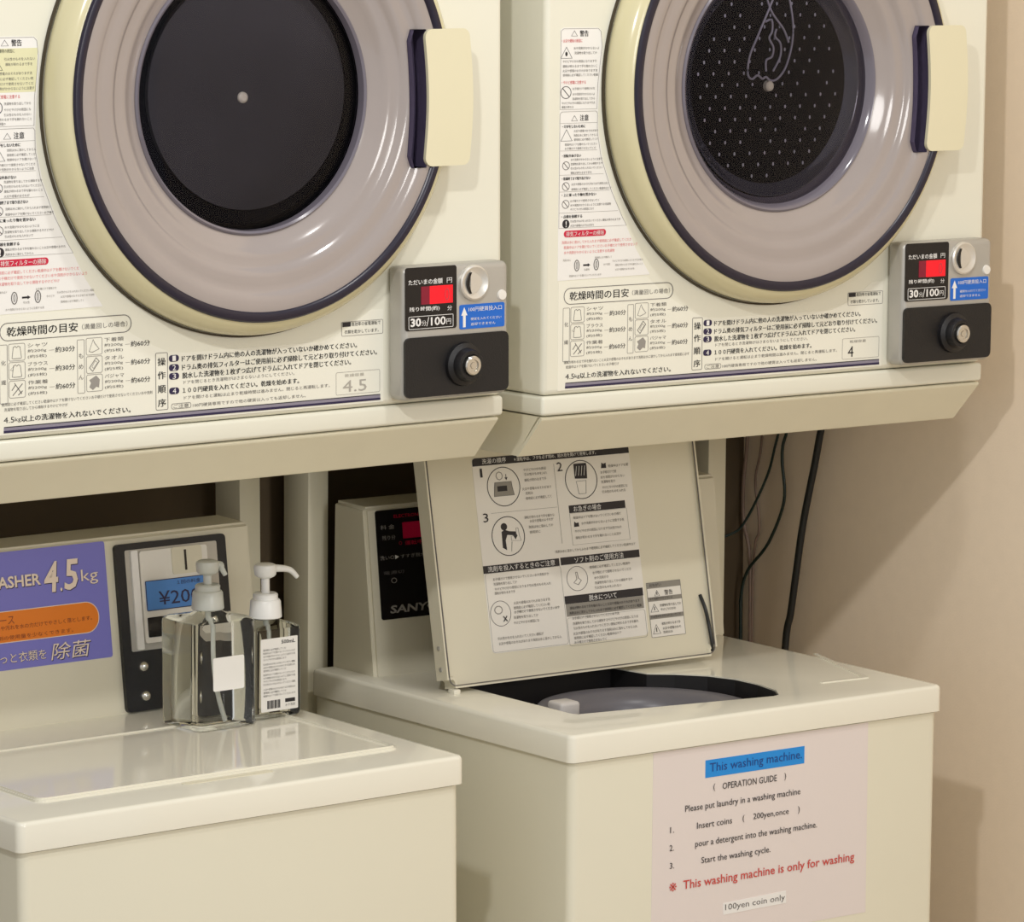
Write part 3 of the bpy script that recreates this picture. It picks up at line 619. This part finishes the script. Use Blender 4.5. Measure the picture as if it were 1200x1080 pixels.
        shape((lid.name, 'grey_band', 'band_grey', zo), LP, [(.3305, .0915), (.3810, .0915), (.3810, .0985), (.3305, .0985)], .0005)
        for z in (.0800, .0595): shape((lid.name, 'grey_band', 'band_grey', zo), LP, [(.3305, z-.0035), (.3810, z-.0035), (.3810, z+.0015), (.3305, z+.0015)], .0005)
        for x0, x1, z, h in ((.3409, .3487, .0857, .007), (.3329, .3449, .0690, .0095), (.3330, .3446, .0445, .0112)):
            outline(kb, LP, [(x0, z-h/2), (x1, z-h/2), ((x0+x1)/2, z+h/2)], .0007); shape(kb, LP, [((x0+x1)/2-.0006, z-h*.3), ((x0+x1)/2+.0006, z-h*.3), ((x0+x1)/2+.0006, z+h*.15), ((x0+x1)/2-.0006, z+h*.15)])
        T_(kb, '警告', .3557, .3678, .0855, .0060); T_(kb, 'おねがい', .3345, .3519, .0953, .0036)
        for x0, x1, z in ((.3327, .3668, .0795), (.3469, .3786, .0712), (.3476, .3699, .0664), (.3322, .3765, .0590), (.3468, .3747, .0500), (.3476, .3746, .0445), (.3476, .3620, .0400)): filler(kb, LP, x0, x1, z, .0032, .0009)
        outline(kg, LP, rpoly(.3305, .3810, .0350, .0985, .001, 2), .0004)
        # paper guide
        sh = obj('paper_guide', prism(BODY, [(.1153, -.2490), (.4250, -.2490), (.4235, -.0320), (.1153, -.0320)], 0, .0004), 'paper_lilac', t, zo=zo)
        sh['label'] = 'clear covered sheet with printed washing steps'
        obj('marker_strip', prism(BODY, [(.1880, -.0677), (.3297, -.0677), (.3297, -.0482), (.1880, -.0482)], .0004, .0007), 'sky_marker', sh, zo=zo)
        obj('paper_strip', prism(BODY, [(.2165, -.2235), (.3068, -.2222), (.3062, -.2085), (.2160, -.2105)], .0004, .0008), 'ink_white', sh, zo=zo)
        K = lambda ink: (sh.name, 'lettering', ink, zo)
        U = lambda ink, s, x0, x1, z, h, **q: text(K(ink), BODY, s, x0, x1, z, h, .0011, **q)
        U('ink_blue_dark', 'This washing machine.', .1939, .3260, -.0583, .0125)
        U('ink_black', '(', .1994, .2018, -.0793, .0085); U('ink_black', 'OPERATION GUIDE', .2124, .2899, -.0793, .0072); U('ink_black', ')', .3010, .3032, -.0793, .0085)
        U('ink_black', 'Please put laundry in a washing machine', .1602, .3244, -.0994, .0092)
        U('ink_black', '1.', .1395, .1450, -.1193, .0066); U('ink_black', 'Insert coins', .1770, .2265, -.1190, .0070); U('ink_black', '(', .2417, .2442, -.1193, .0086); U('ink_black', '200yen,once', .2570, .3081, -.1196, .0085); U('ink_black', ')', .3215, .3240, -.1193, .0086)
        U('ink_black', '2.', .1390, .1450, -.1392, .0066); U('ink_black', 'pour a detergent into the washing machine.', .1750, .3497, -.1400, .0092)
        U('ink_black', '3.', .1396, .1456, -.1588, .0066); U('ink_black', 'Start the washing cycle.', .1838, .2824, -.1593, .0090)
        U('ink_sheet_red', '※', .1394, .1495, -.1826, .0095); U('ink_sheet_red', 'This washing machine is only for washing', .1588, .4061, -.1838, .0128, bold=.008)
        U('ink_grey', '100yen coin only', .2187, .3047, -.2163, .0088)
    else:
        lid = obj('lid', prism(lambda a, b, d: (a, b, d), rpoly(.062, .498, .066, .300, .012), -.001, .0022), 'cover_white', t, False, zo)
        lid['label'] = 'closed lid'
        bpy_l = lid
        obj('lid_rim', ring_xy(rpoly(.064, .496, .069, .300, .010), .0042, .0020, .0040), 'cover_white', lid, False, zo)
        obj('grip_notch', prism(lambda a, b, d: (a, b, d), rpoly(.222, .330, .0500, .0610, .005), .0001, .0006), 'stand_beige', t, False, zo)
    # control box
    x0, x1 = (.0284, .5460) if second else (.0200, .5460)
    v = [(x0, .399, .0), (x1, .399, .0), (x1, .4225, .1915), (x0, .4225, .1915), (x0, .487, .0), (x1, .487, .0), (x1, .484, .1930), (x0, .484, .1930)]
    bm = bmesh.new(); vs = [bm.verts.new(p) for p in v]
    for q in ((0, 1, 2, 3), (5, 4, 7, 6), (0, 4, 5, 1), (3, 2, 6, 7), (0, 3, 7, 4), (1, 5, 6, 2)): bm.faces.new([vs[i] for i in q])
    bmesh.ops.recalc_face_normals(bm, faces=bm.faces); bmesh.ops.bevel(bm, geom=[e for e in bm.edges if max(v_.co.z for v_ in e.verts) > .1], offset=.004, segments=3, affect='EDGES')
    box = obj('control_box', bm2mb(bm), 'control_white', t, True, zo)
    if second:
        obj('control_panel', prism(BOX, rpoly(.0420, .3000, .0635, .1880, .003), 0, .0012), 'black_gloss', box, zo=zo)
        obj('red_display', prism(BOX, [(.0785, .1538), (.1500, .1538), (.1500, .1722), (.0785, .1722)], .0012, .0015), 'red_dim', box, zo=zo)
        K = lambda ink: (box.name, 'lettering', ink, zo)
        B = lambda ink, s, x0, x1, z, h, **q: text(K(ink), BOX, s, x0, x1, z, h, .0017, **q)
        B('ink_rose', 'ELECTRONIC', .0670, .1080, .1800, .0036); B('ink_pale', '料 金', .0477, .0670, .1685, .0052); B('ink_pale', '残り分', .0491, .0675, .1564, .0052)
        B('ink_rose', '運転中', .0803, .1050, .1486, .0050); B('ink_pale', '洗い○', .0443, .0640, .1339, .0050)
        shape(K('ink_white'), BOX, [(.0657, .1312), (.0711, .1337), (.0657, .1362)], .0015); B('ink_pale', 'すすぎ脱水', .0730, .1080, .1339, .0045)
        B('ink_grey', '電源切', .0480, .0763, .1165, .0040); outline(K('ink_pale'), BOX, ell(.0620, .1073, .0040, .0032, 10), .0008, .0016)
        B('ink_pale', 'SANYO', .0536, .1220, .0746, .0092, bold=.03, shear=.12)
        B('ink_rose', '○', .0720, .0760, .1490, .0040)
    else:
        obj('purple_label', prism(BOX, rpoly(.0600, .3575, .0635, .1895, .003), 0, .0005), 'purple_label', box, zo=zo)['label'] = 'purple label'
        obj('orange_pill', prism(BOX, rpoly(.1700, .3434, .0930, .1260, .0160, 8), .0005, .0008), 'orange_print', box, zo=zo)
        K = lambda ink: (box.name, 'lettering', ink, zo)
        B = lambda ink, s, x0, x1, z, h, d=.0012, **q: text(K(ink), BOX, s, x0, x1, z, h, d, **q)
        outline(K('ink_cream'), BOX, rpoly(.1695, .3439, .0925, .1265, .0165, 8), .0008, .0010)
        for ink, dx, dz, d in (('ink_navy', .0010, -.0010, .0009), ('ink_cream', 0, 0, .0014)):
            B(ink, 'WASHER', .2035+dx, .2746+dx, .1568+dz, .0127, d, bold=.025); B(ink, '4', .2785+dx, .2965+dx, .1575+dz, .0330, d, bold=.02, shear=.15); B(ink, '.', .2978+dx, .3006+dx, .1428+dz, .0040, d, bold=.02)
            B(ink, '5', .3030+dx, .3222+dx, .1578+dz, .0330, d, bold=.02, shear=.15); B(ink, '除菌', .2800+dx, .3307+dx, .0772+dz, .0182, d, shear=.2)
            B(ink, 'kg', .3249+dx*.5, .3460+dx*.5, .1531+dz*.5, .0165, d); B(ink, 'そっと衣類を', .2050+dx*.5, .2745+dx*.5, .0761+dz*.5, .0110, d)
        B('ink_brown', 'イオンコース', .1820, .2387, .1168, .0091); text(K('ink_brown'), BOX, '洗濯物のにおいや汚れを水の力だけでやさしく落とします。', .1800, .3347, .1086, .0050, .0012); text(K('ink_brown'), BOX, '洗剤の使用量を少なくできます。', .2100, .3103, .0980, .0046, .0012)
        fr = obj('coin_panel', prism(BOX, rpoly(.3675, .5095, .001, .1840, .005), 0, .006), 'black_plastic', box, zo=zo); fr['label'] = 'black framed coin panel'
        obj('coin_tray', prism(BOX, rpoly(.3785, .4970, .0665, .1770, .002), .006, .0066), 'metal_grey', box, zo=zo)
        obj('tray_strip', prism(BOX, rpoly(.3850, .3935, .0680, .1760, .001), .0066, .0090), 'ink_white', box, zo=zo)
        obj('coin_plate', prism(BOX, rpoly(.3950, .4820, .0740, .1745, .003), .0066, .0100), 'label_grey', box, zo=zo)
        obj('slot_plate', prism(BOX, rpoly(.4355, .4741, .1454, .1750, .003), .0100, .0112), 'control_white', box, zo=zo)
        obj('coin_slot', prism(BOX, rpoly(.4512, .4540, .1490, .1715, .0005, 2), .0112, .0115), 'black_gloss', box, zo=zo)
        obj('price_tag', prism(BOX, rpoly(.3993, .4815, .1090, .1414, .001, 2), .0100, .0108), 'blue_tag', box, zo=zo)
        outline(K('ink_navy'), BOX, rpoly(.3990, .4818, .1087, .1417, .001, 2), .0008, .0112)
        text(K('ink_navy'), BOX, '¥200', .4148, .4680, .1214, .0150, .0112); text(K('ink_navy'), BOX, '１回の料金', .4396, .4700, .1366, .0045, .0112)
        obj('return_cup', prism(BOX, rpoly(.3990, .4783, .0800, .1017, .001, 2), .0100, .0106), 'black_gloss', box, zo=zo)
        for x in (.3915, .4850):
            for z in (.0494, .0173): obj('bolt', blob(BOX, x, z, .0062, .0055, .006), 'metal_bright', box, True, zo)
    return t
def lathe_x(prof, x, c):
    v = []; n = 12; m = len(prof)
    for i in range(n):
        a = 2*math.pi*i/n
        for r, d in prof: v.append((x+d, c[1]+r*math.cos(a), c[2]+r*math.sin(a)))
    f = [(i*m+k, i*m+k+1, ((i+1) % n)*m+k+1, ((i+1) % n)*m+k) for i in range(n) for k in range(m-1)]
    return MB().add(v, f)
def ring_xy(poly, w, z0, z1):
    return frame_line(lambda a, b, d=0.: (a, b, d), poly, w, z0, z1)
def blob(pl, x, z, r, h, d0):
    mb = MB(); n = 16; v = []; prof = [(1, 0), (.92, .45), (.65, .8), (.3, .97), (.001, 1)]
    for i in range(n):
        a = 2*math.pi*i/n
        for k, (rr, hh) in enumerate(prof): v.append(pl(x+r*rr*math.cos(a), z+r*rr*math.sin(a), d0+h*hh))
    m = len(prof); f = [(i*m+k, i*m+k+1, ((i+1) % n)*m+k+1, ((i+1) % n)*m+k) for i in range(n) for k in range(m-1)]
    return mb.add(v, f)
W1O, W1R = (-.6332, -.0669, -.341), (0, -.0017, -.0039)
W2O, W2R = (.0424, -.0642, -.3385), (0, .0102, -.0031)
make_washer(False, W1O, W1R); make_washer(True, W2O, W2R)

# ------------------------------------------------------------------ bottles on the left washer
def on_w1(x, y, z=0): return Vector(W1O)+Euler(W1R).to_matrix()@Vector((x, y, z))
def loft(secs, n=8):
    # secs: (hx, hy, r, z) rounded rectangles
    v = []; f = []; m = 4*(n+1)
    for hx, hy, r, z in secs:
        r = min(r, hx-1e-4, hy-1e-4); v += [(a, b, z) for a, b in rpoly(-hx, hx, -hy, hy, r, n)]
    for i in range(len(secs)-1):
        for k in range(m): f.append((i*m+k, i*m+(k+1) % m, (i+1)*m+(k+1) % m, (i+1)*m+k))
    f.append(tuple(range(m))[::-1]); f.append(tuple(range((len(secs)-1)*m, len(secs)*m)))
    return MB().add(v, f)
def make_bottle(kind, x, y, rz):
    big = kind == 'big'
    t = empty('pump_bottle', on_w1(x, y, .0022), (0, 0, rz))
    hx, hy, H = (.0385, .0375, .118) if big else (.0330, .0230, .100)
    tag(t, 'larger clear square pump bottle of gel with a small blank white label' if big else
        'smaller clear pump bottle of gel with white pump and printed label with barcode', 'bottle', 'clear pump bottles on the left washer')
    r = .010 if big else .009
    bt = obj('body', loft([(hx-.005, hy-.005, r*.6, 0), (hx-.0012, hy-.0012, r, .0015), (hx, hy, r, .005), (hx, hy, r, H-.006), (hx-.0008, hy-.0008, r, H-.0025), (hx-.004, hy-.004, r, H), (.020, .018, .0179, H+.003), (.0135, .0135, .0134, H+.006), (.0130, .0130, .0129, H+.010)]), 'bottle_liquid', t, True)
    # collar, stem, head
    pm = 'pump_clear' if big else 'pump_white'; c0 = H+.007
    cr_ = .0175 if big else .0178
    obj('collar', lathe_z([(cr_-.001, c0), (cr_, c0+.001), (cr_-.0012, c0+.018), (cr_-.0025, c0+.020), (.0135, c0+.0205), (.0135, c0+.0255), (.0120, c0+.027), (.0055, c0+.0272)], 0, 0, 32), pm, t, True)
    st = c0+.0272; top = .178 if big else .166
    obj('stem', lathe_z([(.0048, st-.002), (.0045, top-.013)], 0, 0, 16), pm, t, True)
    obj('pump_head', lathe_z([(.0060, top-.016), (.0100, top-.0140), (.0118, top-.012), (.0125, top-.004), (.0115, top-.0015), (.0080, top), (.0001, top)], 0, 0, 28, False), pm, t, True)
    L = .015 if big else .034
    pts = spline([(.004, 0, top-.0065), (.015, -.002, top-.0065), (.004+L*.75, -.004, top-.0095), (.004+L, -.006, top-.0180 if not big else top-.0175)], 6)
    obj('spout', tube(pts, .004, 10, [.0048-.0022*i/(len(pts)-1) for i in range(len(pts))]), pm, t, True)
    if big:
        for dx in (0, ): obj('dip_tube', tube(spline([(0, 0, H+.004), (0, 0, H*.6), (.003, -.004, H*.3), (.010, -.008, .006)], 6), .0028, 10), 'tube_clear', t, True)
        obj('label', prism(lambda a, c, d: (a, -hy-d, c), rpoly(-.0200, .0200, .0430, .0790, .002), .0001, .0004), 'label_white', t)['label'] = 'blank white sticker'
    else:
        obj('dip_tube', tube(spline([(0, 0, H+.004), (0, 0, H*.6), (-.002, .001, H*.3), (-.008, .002, .006)], 6), .0026, 10), 'tube_clear', t, True)
        F = lambda a, c, d=0.: (a, -hy-d, c)
        obj('label', prism(F, rpoly(-.0230, .0255, .0085, .0880, .001, 2), .0001, .0004), 'label_white', t)['label'] = 'white printed label with a barcode'
        K = lambda ink: (t.name, 'lettering', ink, 0.)
        for i, z in enumerate((.0760, .0725, .0690, .0655, .0605, .0570, .0535, .0490, .0455, .0420, .0385, .0330, .0295, .0260)): filler(K('ink_grey' if i % 4 else 'ink_black'), F, -.020, .022 if i % 3 else .010, z, .0024, .0006)
        text(K('ink_black'), F, '500mL', .004, .022, .0830, .0042, .0006, bold=.02)
        for i in range(11): shape(K('ink_black'), F, [(-.0150+i*.0016, .0115), (-.0150+i*.0016+(.0009 if i % 3 else .0013), .0115), (-.0150+i*.0016+(.0009 if i % 3 else .0013), .0205), (-.0150+i*.0016, .0205)], .0006)
        shape(K('ink_black'), F, [(.0085, .0165), (.0215, .0165), (.0215, .0205), (.0085, .0205)], .0006); filler(K('ink_grey'), F, .0085, .0215, .0135, .0030, .0006)
make_bottle('big', .4035, .2875, 0.03)
make_bottle('small', .4810, .2930, .02)

# ------------------------------------------------------------------ hose and cables by the right wall
tag(obj('drain_hose', tube(spline([(.752, .330, -.03), (.752, .335, -.075), (.755, .352, -.112), (.758, .366, -.154), (.760, .389, -.231), (.760, .401, -.293), (.760, .411, -.347), (.760, .421, -.395), (.758, .432, -.60), (.755, .440, -1.0), (.75, .440, FLOOR+.006)], 8), .0046, 12), 'hose_black', None, True),
    'thick black hose hanging down beside the right wall', 'hose')
tag(obj('power_cable', tube(spline([(.765, .430, .02), (.765, .438, -.080), (.765, .442, -.119), (.765, .449, -.141), (.765, .465, -.183), (.752, .490, -.240), (.735, .500, -.257), (.690, .508, -.263), (.620, .512, -.262), (.60, .514, -.30), (.60, .514, -.6)], 8), .0017, 8), 'cable_green', None, True),
    'thin dark green cable curving left behind the open lid', 'cable')
tag(obj('power_cable', tube(spline([(.768, .425, .02), (.768, .428, -.080), (.768, .430, -.118), (.768, .438, -.140), (.768, .439, -.162), (.768, .435, -.210), (.768, .464, -.266), (.766, .502, -.307), (.764, .512, -.344), (.764, .512, -.391), (.764, .512, -.8)], 8), .0020, 8), 'cable_green', None, True),
    'dark green cable hanging between the curved cable and the black hose', 'cable')
tag(obj('earth_cable', tube(spline([(.772, .505, .02), (.772, .508, -.090), (.772, .512, -.150), (.772, .518, -.200), (.772, .517, -.246), (.772, .505, -.290), (.772, .503, -.40), (.772, .503, -.8)], 8), .0024, 8), 'cable_brown', None, True),
    'brownish cable hanging in the corner of the walls', 'cable')
tag(obj('earth_cable', tube(spline([(.773, .482, .02), (.773, .484, -.134), (.773, .496, -.191), (.773, .488, -.251), (.773, .500, -.330), (.773, .503, -.8)], 8), .0016, 8), 'cable_brown', None, True),
    'thin faint brown cable lying on the right wall near the corner', 'cable')
flush_lettering()
